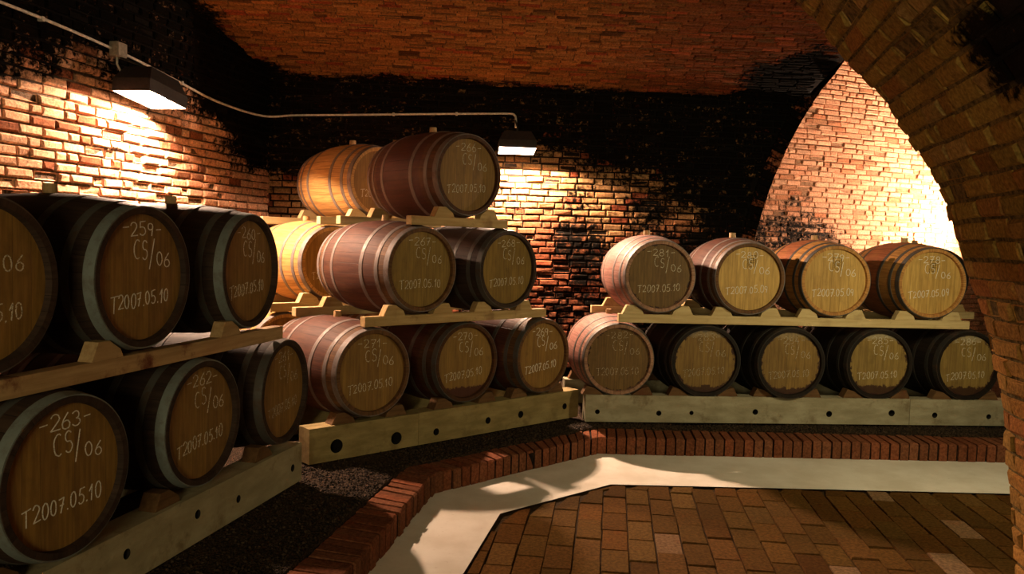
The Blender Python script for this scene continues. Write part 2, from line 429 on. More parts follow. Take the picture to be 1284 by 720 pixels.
barrel('L', 2.465, 2.156, ZB, -2.6, 'large near barrel chalked 263 on the left bottom beam', 'dark_oak', 'head_brown', 'hoop_blue', '263', group=gL)
barrel('L', 3.371, 2.201, ZB, -.6, 'dark barrel chalked 262 in the middle of the left bottom beam', 'dark_oak', 'head_brown', 'hoop_blue', '262', chalk='chalk_mid', group=gL)
barrel('L', 4.209, 2.228, ZB, 2.2, 'dark barrel faintly chalked 261 at the far end of the left bottom beam', 'dark_oak', 'head_brown', 'hoop_dark', '261', chalk='chalk_faint', group=gL)
barrel('M', 2.946, 4.622, ZCR, 1.7, 'pinkish barrel chalked 271 at the near end of the corner bottom beam', 'wine_oak', 'head_brown', 'hoop', '271', chalk='chalk_mid', group=gM)
barrel('M', 3.781, 4.650, ZCR, .4, 'barrel chalked 270 with dark red wine stain along the foot of its head', 'red_oak', 'head_foot', 'hoop_dark', '270', chalk='chalk_mid', group=gM)
barrel('M', 4.535, 4.600, ZCR, 1.4, 'barrel chalked 269 at the far right of the corner bottom beam', 'wine_oak', 'head_brown', 'hoop_dark', '269', chalk='chalk', group=gM)
barrel('M', 3.317, 4.597, ZD, 1.3, 'purple-stained barrel chalked 267 on the middle plank of the corner stack', 'wine_oak', 'head_olive', 'hoop', '267', chalk='chalk_mid', group=gM)
barrel('M', 4.117, 4.583, ZD, 1.7, 'dark barrel chalked 268 at the right of the corner stack middle plank', 'dark_oak', 'head_olive', 'hoop_dark', '268', chalk='chalk_mid', group=gM)
barrel('M', 3.730, 4.615, ZE, -.8, 'red-brown barrel topmost at the front of the corner stack, beside the lamp', 'red_oak', 'head_brown', 'hoop', '266', chalk='chalk_mid', group=gM)
NB = 5.88
gB = 'barrels in the row behind the corner stack'
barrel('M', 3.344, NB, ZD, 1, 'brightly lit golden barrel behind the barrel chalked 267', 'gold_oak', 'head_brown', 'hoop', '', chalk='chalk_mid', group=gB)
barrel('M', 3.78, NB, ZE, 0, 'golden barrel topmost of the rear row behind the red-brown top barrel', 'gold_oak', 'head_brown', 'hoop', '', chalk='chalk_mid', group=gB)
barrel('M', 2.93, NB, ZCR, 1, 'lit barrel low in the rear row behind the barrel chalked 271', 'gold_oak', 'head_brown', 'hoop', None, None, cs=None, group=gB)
barrel('M', 3.78, NB, ZCR, 0, 'barrel low in the rear row behind the barrel chalked 270', 'wine_oak', 'head_brown', 'hoop', None, None, cs=None, group=gB)
barrel('M', 4.14, NB, ZD, 0, 'barrel in the rear row behind the barrel chalked 268', 'wine_oak', 'head_brown', 'hoop', None, None, cs=None, group=gB)
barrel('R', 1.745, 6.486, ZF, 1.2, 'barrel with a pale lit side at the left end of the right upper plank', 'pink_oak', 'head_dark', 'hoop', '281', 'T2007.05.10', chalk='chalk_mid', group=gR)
barrel('R', 2.499, 6.472, ZF, -.5, 'olive-headed barrel chalked 280 second along the right upper plank', 'wine_oak', 'head_gold', 'hoop', '280', 'T2007.05.09', chalk='chalk', brand=True, group=gR)
barrel('R', 3.240, 6.475, ZF, -1.8, 'yellowish barrel with branded emblem third along the right upper plank', 'orange_oak', 'head_gold', 'hoop_dark', '279', 'T2007.05.09', chalk='chalk', brand=True, group=gR)
barrel('R', 4.096, 6.488, ZF, -1.2, 'golden barrel with branded emblem at the right end of the right upper plank', 'orange_oak', 'head_gold', 'hoop_dark', '278', 'T2007.05.09', chalk='chalk', brand=True, group=gR)
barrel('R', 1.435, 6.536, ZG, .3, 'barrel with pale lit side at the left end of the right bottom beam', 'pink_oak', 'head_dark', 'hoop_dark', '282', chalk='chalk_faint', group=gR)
barrel('R', 2.172, 6.518, ZG, 1.5, 'barrel with dark ragged rim second along the right bottom beam', 'shaded_oak', 'head_rag2', 'hoop_shaded', '283', chalk='chalk_faint', group=gR)
barrel('R', 2.894, 6.484, ZG, 2.7, 'mould-topped barrel third along the right bottom beam', 'shaded_oak', 'head_rag2', 'hoop_shaded', '284', chalk='chalk_faint', group=gR)
barrel('R', 3.687, 6.521, ZG, 2.1, 'barrel chalked 285 with ragged brown stain, fourth along the right bottom beam', 'shaded_oak', 'head_rag', 'hoop_shaded', '285', chalk='chalk_mid', group=gR)
barrel('R', 4.485, 6.523, ZG, 2.7, 'barrel at the right end of the right bottom beam, partly behind the brick pier', 'shaded_oak', 'head_rag', 'hoop_shaded', '286', chalk='chalk_mid', group=gR)
barrel('R', 4.86, 6.50+1.08, ZF, 0, 'barrel behind the right end of the upper plank, peeping out beside the pier', 'shaded_oak', 'head_brown', 'hoop_shaded', None, None, cs=None)
barrel('R', 4.49, 6.50+1.08, ZG, 0, 'barrel low behind the right end of the right bottom beam', 'shaded_oak', 'head_brown', 'hoop_shaded', None, None, cs=None)

# ---------------------------------------------------------------- rails and beams with their wedges
def wedge_mb(c, hc, sgn, d0, d1, r=.311):
    """block whose sloping side meets the barrel; c = barrel centre along the rail, hc = its height above the rail top"""
    h = .074; mb = MB(); xt = .20
    lift = max(0.0, hc - math.sqrt(max(r*r-.165**2, 0)))
    z1 = min(h, lift + .020)
    poly = [(.118, -.001), (.135, max(.006, z1-.040)), (.198, h), (.262, h), (.300, -.001)]
    # keep the slope outside the barrel
    poly = [(x, z if z <= .0 else min(z, (hc - math.sqrt(max(r*r-x*x, 0))) - .001) if x < .2 else z) for x, z in poly]
    poly = [(c + sgn*x, z) for x, z in poly]
    mb.prism(poly, d0, d1); return mb
def rail(k, t0, t1, n0, th, z0, z1, mat, label, name='support_plank', cat='plank', centres=(), hc=.32, holes=(), wmat='timber', group=None, rough=.0):
    """beam from t0 to t1, front face at n0; holes = (t, z, radius)"""
    e, nn, rz = FR[k]; L = t1-t0; H = z1-z0
    o = empty(name, e*((t0+t1)/2) + nn*(n0+th/2) + V((0, 0, z0)), rz); tag(o, label, cat, group, 'thing')
    mb = MB(); x0, x1 = -L/2, L/2
    if not holes:
        mb.box(x0, x1, -th/2, th/2, 0, H); mb.build('timber', M[mat], o, bevel=.004)
    else:
        # outlined front and rear faces with real bored holes between
        hs = sorted((t-(t0+t1)/2, z-z0, r) for t, z, r in holes); cuts = [x0]
        for a, b in zip(hs, hs[1:]): cuts.append((a[0]+b[0])/2)
        cuts.append(x1); seg = 20
        for i, (hx, hz, r) in enumerate(hs):
            a, b = cuts[i], cuts[i+1]
            vs = []; 
            ring = [(hx + r*cos(2*PI*k_/seg), hz + r*sin(2*PI*k_/seg)) for k_ in range(seg)]
            out = []
            for (px, pz) in ring:      # ray from the hole's centre to the cell's border
                dx, dz = px-hx, pz-hz; s = 1e9
                if dx > 1e-9: s = min(s, (b-hx)/dx)
                if dx < -1e-9: s = min(s, (a-hx)/dx)
                if dz > 1e-9: s = min(s, (H-hz)/dz)
                if dz < -1e-9: s = min(s, (0-hz)/dz)
                out.append((hx+dx*s, hz+dz*s))
            corners = [(b, H), (a, H), (a, 0), (b, 0)]
            for y, dep in ((-th/2, .09), (th/2, -.02)):
                base = len(mb.v)
                mb.v += [V((p[0], y, p[1])) for p in ring] + [V((p[0], y, p[1])) for p in out] + [V((c_[0], y, c_[1])) for c_ in corners]
                for q in range(seg):
                    q2 = (q+1) % seg; p0, p1 = out[q], out[q2]
                    # insert the cell corner where the border turns
                    cn = [j for j, c_ in enumerate(corners) if (abs(p0[0]-c_[0]) < 1e-6 and abs(p1[1]-c_[1]) < 1e-6) or (abs(p1[0]-c_[0]) < 1e-6 and abs(p0[1]-c_[1]) < 1e-6)]
                    same = abs(p0[0]-p1[0]) < 1e-6 or abs(p0[1]-p1[1]) < 1e-6
                    f = [base+q, base+seg+q] + ([base+2*seg+cn[0]] if cn and not same else []) + [base+seg+q2, base+q2]
                    mb.f.append(tuple(f)); mb.mi.append(0)
                b2 = len(mb.v)
                mb.v += [V((p[0], y+dep, p[1])) for p in ring]
                for q in range(seg):
                    q2 = (q+1) % seg; mb.f.append((base+q, base+q2, b2+q2, b2+q)); mb.mi.append(1)
                mb.f.append(tuple(b2+q for q in range(seg))); mb.mi.append(1)
        for z in (0, H): mb.add([(x0, -th/2, z), (x1, -th/2, z), (x1, th/2, z), (x0, th/2, z)], [(0, 1, 2, 3)])
        for x in (x0, x1): mb.add([(x, -th/2, 0), (x, th/2, 0), (x, th/2, H), (x, -th/2, H)], [(0, 1, 2, 3)])
        bm_o = mb.build('timber', [M[mat], M['hole']], o)
        bm = bmesh.new(); bm.from_mesh(bm_o.data); bmesh.ops.remove_doubles(bm, verts=bm.verts, dist=1e-5)
        bmesh.ops.recalc_face_normals(bm, faces=bm.faces); bm.to_mesh(bm_o.data); bm.free()
    for c in centres:
        if name == 'bored_rail': wmat = 'timber_dark'
        for sg in ((-1,) if k == 'L' else (-1, 1)):
            if not (t0 - .05 < c + sg*.21 < t1 + .12): continue
            w = wedge_mb(c-(t0+t1)/2, hc, sg, -min(th/2, .045), min(th/2, .045))
            w.v = [v + V((0, 0, H)) for v in w.v]
            w.build('wedge', M[wmat], o, bevel=.003)
    return o
TH = .065
# left rack
nl = 2.205
ub, ut = 1.051, 1.124
rail('L', 1.30, 4.152, nl+.02, TH, ub, ut, 'timber_red', 'wine-splashed timber plank under the upper barrels of the left rack', centres=(2.17, 2.953, 3.83), hc=ZA-ut, wmat='timber_red')
rail('L', 1.30, 4.152, nl+.93-TH, TH, ub, ut, 'timber', 'rear timber plank behind the upper barrels of the left rack', centres=(2.17, 2.953, 3.83), hc=ZA-ut)
rail('L', 1.60, 4.40, nl+.02, .14, .165, .395, 'beam_grey', 'long grey bored beam under the bottom barrels of the left rack', 'bored_rail', 'rail', (2.465, 3.371, 4.209), ZB-.395,
     [(1.95, .29, .022), (2.40, .29, .022), (2.855, .295, .022), (3.349, .300, .022), (3.703, .264, .020), (4.288, .268, .022)])
rail('L', 1.60, 4.40, nl+.93-.14, .14, .165, .395, 'beam_grey', 'rear beam under the bottom barrels of the left rack', 'bored_rail', 'rail', (2.465, 3.371, 4.209), ZB-.395)
# corner rack
nm = 4.612
rail('M', 2.473, 3.329, nm+.02, .14, .165, .395, 'beam_olive', 'short bored beam with two large holes at the near end of the corner rack', 'bored_rail', 'rail', (2.946,), ZCR-.395,
     [(2.672, .258, .046), (3.143, .243, .044)], group='beams of the corner rack')
rail('M', 3.332, 4.992, nm+.02, .14, .165, .398, 'beam_olive', 'long bored beam with four small holes under the corner rack', 'bored_rail', 'rail', (3.781, 4.535), ZCR-.398,
     [(3.489, .240, .026), (3.983, .260, .026), (4.325, .265, .028), (4.826, .272, .026)], group='beams of the corner rack')
rail('M', 2.473, 4.992, nm+.93-.14, .14, .165, .395, 'beam_olive', 'rear beam under the bottom barrels of the corner rack', 'bored_rail', 'rail', (2.946, 3.781, 4.535), ZCR-.395)
rail('M', 2.873, 4.577, nm+.02, TH, 1.036, 1.104, 'timber', 'timber plank under the middle barrels of the corner stack', centres=(3.317, 4.117), hc=ZD-1.104)
rail('M', 2.80, 4.577, nm+.93-TH, TH, 1.036, 1.104, 'timber_pale', 'rear plank under the middle barrels of the corner stack', centres=(3.317, 4.117), hc=ZD-1.104)
rail('M', 3.231, 4.133, nm+.02, TH, 1.738, 1.802, 'timber', 'short plank under the topmost front barrel of the corner stack', centres=(3.730,), hc=ZE-1.802)
rail('M', 3.16, 4.133, nm+.93-TH, TH, 1.738, 1.802, 'timber_pale', 'rear short plank under the topmost front barrel of the corner stack', centres=(3.730,), hc=ZE-1.802)
for d, w1, w2 in ((.02, 'front', 'timber_pale'), (.93-TH, 'back', 'timber_pale')):
    th = .14
    dd = d if d < .1 else .93-th
    rail('M', 2.45, 4.60, NB+dd, th, .165, .395, 'beam_olive', w1+' beam of the rear barrel row standing behind the corner rack', 'bored_rail', 'rail', (2.93, 3.78), ZCR-.395)
    rail('M', 2.80-(.1 if w1 == 'back' else 0), 4.55, NB+d, TH, 1.036, 1.104, w2, w1+' plank under the bright golden barrel behind the corner stack', centres=(3.34, 4.14), hc=ZD-1.104, wmat='timber_pale')
    rail('M', 3.22-(.1 if w1 == 'back' else 0), 4.16, NB+d, TH, 1.738, 1.802, w2, w1+' plank under the golden top barrel of the rear row', centres=(3.78,), hc=ZE-1.802, wmat='timber_pale')
# right rack
nr = 6.50
uc = (1.745, 2.499, 3.240, 4.096); lc = (1.435, 2.165, 2.894, 3.687, 4.485)
rail('R', 1.416, 4.468, nr+.02, TH, .998, 1.069, 'timber_pale', 'long pale plank under the four upper barrels of the right rack', centres=uc, hc=ZF-1.069, wmat='timber_pale')
rail('R', 1.34, 4.80, nr+.93-TH, TH, .998, 1.069, 'timber_pale', 'rear plank behind the upper barrels of the right rack', centres=uc, hc=ZF-1.069)
rail('R', 1.163, 3.972, nr+.02, .14, .165, .388, 'beam_pale', 'long pale bored beam under the bottom barrels of the right rack', 'bored_rail', 'rail', lc[:4], ZG-.388,
     [(1.264, .249, .020), (1.784, .242, .022), (2.063, .248, .018), (2.613, .262, .024), (3.259, .252, .026), (3.813, .266, .028)], group='beams of the right rack')
rail('R', 3.976, 5.25, nr+.02, .14, .165, .386, 'beam_pale', 'short pale bored beam at the right end of the right rack', 'bored_rail', 'rail', lc[4:], ZG-.386,
     [(4.2, .252, .024), (4.69, .244, .022)], group='beams of the right rack')
rail('R', 1.10, 5.25, nr+.93-.14, .14, .165, .386, 'beam_pale', 'rear beam under the bottom barrels of the right rack', 'bored_rail', 'rail', lc, ZG-.386)
for d, w1 in ((.02, 'front'), (.93-TH, 'back')):
    rail('R', 4.1, 5.25, nr+1.08+(d if d < .1 else .93-.14), .14, .165, .386, 'beam_pale', w1+' beam of the row behind the right rack', 'bored_rail', 'rail', (4.49,), ZG-.386)
    rail('R', 4.1, 5.25, nr+1.08+d, TH, .998, 1.069, 'timber_pale', w1+' plank of the row behind the right rack', centres=(4.86,), hc=ZF-1.069)

# ---------------------------------------------------------------- brickwork
def sstep(a, b, x):
    t = max(0.0, min(1.0, (x-a)/(b-a))); return t*t*(3-2*t)
class Still:
    def uniform(s, a, b): return 0.0
    def random(s): return .5
STILL = Still()
def brickwork(name, fn, u0, u1, v0, v1, bl, bh, gap, colour, mouldf, inside=None, mats=('brick', 'mortar_dark'), jit=.004, out=.006, sheet=None, erode=.04, seed=1, nf=1.0, header=0.0):
    """real laid bricks over a mortar bed. fn(u, v) -> point, outward normal"""
    rnd = random.Random(seed); vs, fs, mi, col, mo = [], [], [], [], []
    su, sv = sheet or (24, 14)
    # mortar bed
    idx = {}
    for i in range(su+1):
        for j in range(sv+1):
            u, v = u0+(u1-u0)*i/su, v0+(v1-v0)*j/sv
            if inside: v = inside(u, v, 'bed')
            p, nn = fn(u, v); idx[i, j] = len(vs); vs.append(p - nn*.010); col.append((.1, .1, .1, 1)); mo.append(mouldf(u, v, STILL))
    for i in range(su):
        for j in range(sv):
            fs.append((idx[i, j], idx[i+1, j], idx[i+1, j+1], idx[i, j+1])); mi.append(1)
    row = 0; v = v0
    while v < v1-.01:
        h = bh
        u = u0 - rnd.uniform(0, bl) if row % 2 else u0 - bl*.5 - rnd.uniform(0, .03)
        while u < u1:
            L = bl*rnd.uniform(.9, 1.08) if rnd.random() > header else bl*.5
            a, b = max(u, u0)+gap/2, min(u+L, u1)-gap/2
            uc_, vc = (a+b)/2, v+h/2
            if b-a > .03 and (inside is None or inside(uc_, vc, 'brick')):
                k = len(vs); ero = rnd.random() < erode; dv = rnd.uniform(-.004, .004)
                o0 = out - (.018 if ero else 0) + rnd.uniform(-.003, .003)*nf
                c = colour(uc_, vc, rnd); mj = mouldf(uc_, vc, rnd) - mouldf(uc_, vc, STILL)
                g = gap/2
                for (ins, dep, jj) in ((0.0, -.014, 0), (.002, out*.35-.004, .5), (.011, o0, 1)):
                    for (cu, cv) in ((0, 0), (1, 0), (1, 1), (0, 1)):
                        uu = (a+ins if cu == 0 else b-ins) + rnd.uniform(-jit, jit)*jj
                        vv = (v+g+ins if cv == 0 else v+h-g-ins) + rnd.uniform(-jit, jit)*jj*.7 + dv
                        p, nn = fn(uu, vv)
                        vs.append(p + nn*(dep + (rnd.uniform(-.003, .003)*nf if jj == 1 else 0))); col.append(c); mo.append(mouldf(uu, vv, STILL)*1.0 + mj)
                for r_ in (0, 4):
                    for q in range(4):
                        q2 = (q+1) % 4; fs.append((k+r_+q, k+r_+q2, k+r_+4+q2, k+r_+4+q)); mi.append(0)
                fs.append((k+8, k+9, k+10, k+11)); mi.append(0)
            u += L
        v += h; row += 1
    me = bpy.data.meshes.new(name); me.from_pydata([tuple(p) for p in vs], [], fs)
    me.materials.append(M[mats[0]]); me.materials.append(M[mats[1]]); me.polygons.foreach_set('material_index', mi)
    ca = me.attributes.new('brick_colour', 'FLOAT_COLOR', 'POINT'); ca.data.foreach_set('color', [x for c in col for x in c])
    ma = me.attributes.new('mould', 'FLOAT', 'POINT'); ma.data.foreach_set('value', mo)
    me.update(); o = link(name, me); tag(o, kind='structure'); return o
def fbm(x, y, z=0.0, s=1.0): return noise.fractal(V((x*s, y*s, z)), .7, 2.1, 4)
def jitc(c, rnd, a=.18, red=.15):
    k = 1 + rnd.uniform(-a, a); w = rnd.random()*red
    return (c[0]*k*(1+w*.3), c[1]*k*(1-w), c[2]*k*(1-w*1.4), 1)

def vault_z(d): return 2.575 + 1.27*math.sqrt(max(0, 1-((d-4.0)/5.35)**2))
# left wall
def f_left(u, v): return P('L', u, WALL_L, v), -nL
def top_left(u):      # the wall runs up to the vault
    p = P('L', u, WALL_L); return vault_z(max(0.5, p.dot(nR)))
def c_left(u, v, r):
    base = (.72, .45, .29)
    if r.random() < .10: base = (.24, .105, .055)
    return jitc(base, r)
def m_left(u, v, r):
    f = .9*sstep(2.35, 3.0, v + .25*fbm(u, v, 3, 1.3)) + .75*sstep(6.2, 7.1, u + .3*fbm(u, v, 9, 1.1))*sstep(1.9, 2.5, v)
    f = max(f, .25 + .2*fbm(u, v, 1, 2.0)); f -= .25*sstep(2.4, 1.6, v)
    return max(0, min(1, f + r.uniform(-.12, .12)))
brickwork('wall_left', f_left, 2.6, 8.36, .3, 3.62, .215, .072, .012, c_left, m_left, inside=lambda u, v, w: (min(v, top_left(u)+.05) if w == 'bed' else v < top_left(u)+.06), mats=('brick', 'mortar_wall'), sheet=(90, 50), seed=3, erode=.10, jit=.007, nf=1.6, header=.30, out=.008)
# back wall, open on the right where a passage leaves
NX, NZ, NRAD = 7.76, .88, 4.53
def niche_u(z):       # left edge of the opening at height z, on the back wall
    return NX - math.sqrt(max(.0, NRAD**2 - max(0, z-NZ)**2))
def niche_z(u): 
    return NZ + math.sqrt(max(0, NRAD**2-(u-NX)**2)) if u > NX-NRAD else -1
def f_back(u, v): return P('R', u, WALL_B, v), -nR
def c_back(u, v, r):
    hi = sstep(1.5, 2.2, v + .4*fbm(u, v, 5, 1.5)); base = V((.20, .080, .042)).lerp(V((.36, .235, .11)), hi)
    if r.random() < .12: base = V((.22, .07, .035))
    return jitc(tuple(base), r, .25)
def m_back(u, v, r):
    n1 = fbm(u, v, 2, .9); n2 = fbm(u, v, 7, 2.6)
    line = 2.75 - .42*max(0, u-1.0) if u > .6 else (2.55 + .2*u if u > -.6 else 2.30)   # lower edge of the black mould
    f = sstep(line-.35, line+.35, v + .28*n1)
    f = max(f, sstep(2.35, 2.95, u + .25*n1)*sstep(1.3, 1.9, v + .2*n1))
    f = min(f, .84); f = max(f, .26 + .30*n2 + .24*sstep(.9, 1.7, u) + .22*sstep(1.9, 1.5, v))
    return max(0, min(1, f + r.uniform(-.13, .13)))
def in_back(u, v, w):
    if w == 'bed':
        return v
    if v > vault_z(WALL_B)+.05: return False
    return u < niche_u(v)-.13
def f_backbed(u, v):   # bed squeezed to the left of the opening
    return f_back(u, v)
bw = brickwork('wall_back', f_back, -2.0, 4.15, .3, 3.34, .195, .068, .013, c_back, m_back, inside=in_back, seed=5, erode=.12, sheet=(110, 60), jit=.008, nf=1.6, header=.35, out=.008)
# trim the bed at the opening
bm = bmesh.new(); bm.from_mesh(bw.data)
kill = []
for f in bm.faces:
    if f.material_index == 1:
        c = f.calc_center_median(); u = c.dot(eR)
        if u > niche_u(c.z)-.06: kill.append(f)
bmesh.ops.delete(bm, geom=kill, context='FACES'); bm.to_mesh(bw.data); bm.free()
# arch ring of headers round the opening
axn = eL                               # the passage runs parallel to the left wall
def ring_arch():
    vs, fs, mi, col, mo = [], [], [], [], []; rnd = random.Random(11); a = PI; step = .078/NRAD
    pts = []
    z = .3
    while z < NZ: pts.append((NX-NRAD, z, 0.0)); z += .078
    k = 0
    while True:
        an = k*step; z = NZ+NRAD*sin(an); u = NX-NRAD*cos(an)
        if u > 6.3: break
        pts.append((u, z, an)); k += 1
    for (u, z, an) in pts:
        if z > 3.30 and u < 4.0 and False: continue
        g = .005; hw = .078/2-g; du, dz = -cos(an), sin(an)             # outward from the opening
        tu, tz = sin(an), cos(an)
        c = jitc((.32, .12, .06), rnd, .3); m = .55+.4*rnd.random()
        corners = []
        for y in (-.022+rnd.uniform(-.006, .006), .36):
            for (ro, ta) in ((0, -hw), (.145+rnd.uniform(-.01, .01), -hw), (.145, hw), (rnd.uniform(-.006, .006), hw)):
                p = P('R', u+du*ro+tu*ta, WALL_B, z+dz*ro+tz*ta) + (axn*y/cos(math.radians(16.9)))
                corners.append(p)
        pc = corners[0]; d = pc.dot(nR)
        if z > vault_z(WALL_B)+.02: continue
        b = len(vs); vs += corners; col += [c]*8; mo += [m]*8
        fs += [tuple(b+i for i in q) for q in ((0, 1, 2, 3), (7, 6, 5, 4), (0, 4, 5, 1), (1, 5, 6, 2), (2, 6, 7, 3), (3, 7, 4, 0))]; mi += [0]*6
    me = bpy.data.meshes.new('trim_2'); me.from_pydata([tuple(p) for p in vs], [], fs); me.materials.append(M['brick'])
    ca = me.attributes.new('brick_colour', 'FLOAT_COLOR', 'POINT'); ca.data.foreach_set('color', [x for c in col for x in c])
    ma = me.attributes.new('mould', 'FLOAT', 'POINT'); ma.data.foreach_set('value', mo)
    o = link('trim_2', me); tag(o, kind='structure')
ring_arch()
# passage wall seen lit through the opening
eW, nW, rzW = frame(66.0)
W0 = P('R', 3.05, WALL_B+.42)
def f_end(u, v): return W0 + eW*u + V((0, 0, v)), -nW
def c_end(u, v, r):
    base = (.50, .305, .20)
    if r.random() < .12: base = (.36, .19, .11)
    return jitc(base, r, .14)
def m_end(u, v, r):
    f = .58*sstep(2.50, 1.85, v + .25*fbm(u, v, 4, 1.4))*sstep(2.6, 1.5, u) + .15*fbm(u, v, 8, 3)
    return max(0, min(1, f + r.uniform(-.2, .15)))
brickwork('wall_passage', f_end, -.1, 5.6, .3, 4.9, .22, .062, .008, c_end, m_end, mats=('brick', 'mortar_tan'), sheet=(60, 50), seed=8, erode=.10, out=.003, jit=.006, nf=1.6, header=.2)
# vault over the room: brick courses run along the back wall
DS = [8.62 - .02*i for i in range(int((8.62-2.6)/.02)+1)]
ARC = [0.0]
for a, b in zip(DS, DS[1:]): ARC.append(ARC[-1] + math.hypot(b-a, vault_z(b)-vault_z(a)))
import bisect
def vault_pt(v):
    i = min(max(bisect.bisect_left(ARC, v)-1, 0), len(ARC)-2); f = (v-ARC[i])/(ARC[i+1]-ARC[i]); d = DS[i]+(DS[i+1]-DS[i])*f
    return d, vault_z(d)
def f_vault(u, v):
    d, z = vault_pt(v); d2, z2 = vault_pt(v+.02); tn = (nR*(d2-d) + V((0, 0, z2-z))).normalized()
    return P('R', u, d, z), -(tn.cross(eR)).normalized() if (tn.cross(eR)).z > 0 else tn.cross(eR).normalized()
def in_passage(u, d, z, marg=0.0):
    uu = u + (WALL_B-d)*math.tan(math.radians(16.87))     # slide along the passage axis to the back wall
    return NZ < z and uu > niche_u(z)-marg and d > 5.0
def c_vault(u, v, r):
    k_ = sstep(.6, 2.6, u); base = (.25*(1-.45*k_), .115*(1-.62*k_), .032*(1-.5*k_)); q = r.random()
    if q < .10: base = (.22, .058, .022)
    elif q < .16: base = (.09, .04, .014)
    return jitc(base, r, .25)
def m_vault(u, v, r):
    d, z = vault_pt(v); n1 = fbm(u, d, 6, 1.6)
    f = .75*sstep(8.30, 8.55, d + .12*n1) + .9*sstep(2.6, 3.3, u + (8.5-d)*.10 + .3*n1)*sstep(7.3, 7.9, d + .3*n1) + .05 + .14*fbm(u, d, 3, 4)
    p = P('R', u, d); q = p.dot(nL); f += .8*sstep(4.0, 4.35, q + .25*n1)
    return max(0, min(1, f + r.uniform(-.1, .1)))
VL = ARC[-1]
def in_vault(u, v, w):
    if w == 'bed': return v
    d, z = vault_pt(v); return not in_passage(u, d, z, .10) and P('R', u, d).dot(nL) < WALL_L+.1
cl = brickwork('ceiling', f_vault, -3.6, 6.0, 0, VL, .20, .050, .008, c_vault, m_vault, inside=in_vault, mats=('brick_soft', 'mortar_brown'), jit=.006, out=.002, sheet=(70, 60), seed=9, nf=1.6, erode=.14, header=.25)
bm = bmesh.new(); bm.from_mesh(cl.data); kill = []
for f in bm.faces:
    if f.material_index == 1:
        c = f.calc_center_median()
        if in_passage(c.dot(eR), c.dot(nR), c.z, .06): kill.append(f)
bmesh.ops.delete(bm, geom=kill, context='FACES'); bm.to_mesh(cl.data); bm.free()
# passage vault shell beyond the room vault
vs, fs = [], []; idx = {}
for i in range(41):
    an = i/40*1.95
    u, z = NX-NRAD*cos(an), NZ+NRAD*sin(an)
    for j in range(25):
        y = -3.0 + 6.0*j/24
        p = P('R', u, WALL_B, z) + axn*y/cos(math.radians(16.87)); idx[i, j] = len(vs); vs.append(p)
for i in range(40):
    for j in range(24):
        q = (idx[i, j], idx[i+1, j], idx[i+1, j+1], idx[i, j+1]); c = (vs[q[0]]+vs[q[2]])/2; d = c.dot(nR)
        if d < WALL_B+.0 and (c.z < vault_z(max(d, .5))-.01): continue
        if (c-W0).dot(nW) > .12: continue
        fs.append(q)
tag(meshobj('ceiling_passage', vs, fs, M['mortar_brown']), kind='structure')

# near arch and pier on the right: the near vault runs parallel to the left wall
rA = V((eL.y, -eL.x, 0))               # to the right of the passage axis
PROF = [(1.600, -.10), (1.590, .12), (1.512, .726), (1.465, 1.03), (1.398, 1.256), (1.272, 1.632), (1.171, 1.895), (1.054, 2.122), (.880, 2.375), (.691, 2.573), (.475, 2.85),
        (.20, 3.13), (-.20, 3.42), (-.80, 3.68), (-1.50, 3.78), (-2.4, 3.80), (-3.4, 3.78), (-4.30, 3.70)]
def catmull(pts, n=8):
    o = []
    for i in range(len(pts)-1):
        p0, p1, p2, p3 = V(pts[max(i-1, 0)]), V(pts[i]), V(pts[i+1]), V(pts[min(i+2, len(pts)-1)])
        for k in range(n):
            t = k/n; o.append(.5*((2*p1)+(p2-p0)*t+(2*p0-5*p1+4*p2-p3)*t*t+(3*p1-p0-3*p2+p3)*t**3))
    o.append(V(pts[-1])); return o
PR = catmull(PROF); PA = [0.0]
for a, b in zip(PR, PR[1:]): PA.append(PA[-1]+(b-a).length)
def near_pt(v):
    i = min(max(bisect.bisect_left(PA, v)-1, 0), len(PA)-2); f = (v-PA[i])/(PA[i+1]-PA[i]); return PR[i].lerp(PR[i+1], f), (PR[i+1]-PR[i]).normalized()
SE = 4.2
def f_near(u, v):     # u runs back from the arch edge towards the camera
    p, t = near_pt(v); nn = rA*(-t.y) + V((0, 0, 1))*t.x
    nz = noise.noise(V((u*3.1, v*3.1, 5)))*.016 + noise.noise(V((u*9, v*9, 2)))*.006
    if nn.dot(rA*(-1.5-p.x)+V((0, 0, 1.5-p.y))) < 0: nn = -nn
    return eL*(SE-u+noise.noise(V((v*7, 1, 3)))*.008) + rA*p.x + V((0, 0, p.y)) + nn*nz, nn if nn.dot(rA*(-1.5-p.x)+V((0, 0, 1.5-p.y))) > 0 else -nn
def c_near(u, v, r):
    base = (.30, .215, .055)
    q = r.random()
    if q < .15: base = (.28, .165, .048)
    elif q < .25: base = (.34, .255, .09)
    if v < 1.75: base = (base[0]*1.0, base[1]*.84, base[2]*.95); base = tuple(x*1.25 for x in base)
    return jitc(base, r, .16, .12)
def m_near(u, v, r):
    f = .95*sstep(1.08, 1.22, u + .15*fbm(u, v, 2, 2.5))*sstep(2.30, 2.42, v + .12*fbm(u, v, 3, 2))*sstep(2.72, 2.60, v)
    return max(0, min(1, f + .06*r.random() + .12*fbm(u, v, 7, 4)))
VN = PA[-1]
V_VIS = PA[11*8]+.3
brickwork('wall_pier', f_near, 0.0, 4.7, 0, V_VIS, .27, .092, .014, c_near, m_near, mats=('brick_big', 'mortar_pier'), jit=.012, out=.003, sheet=(80, 60), seed=21, nf=1.6, erode=.06, header=.15)
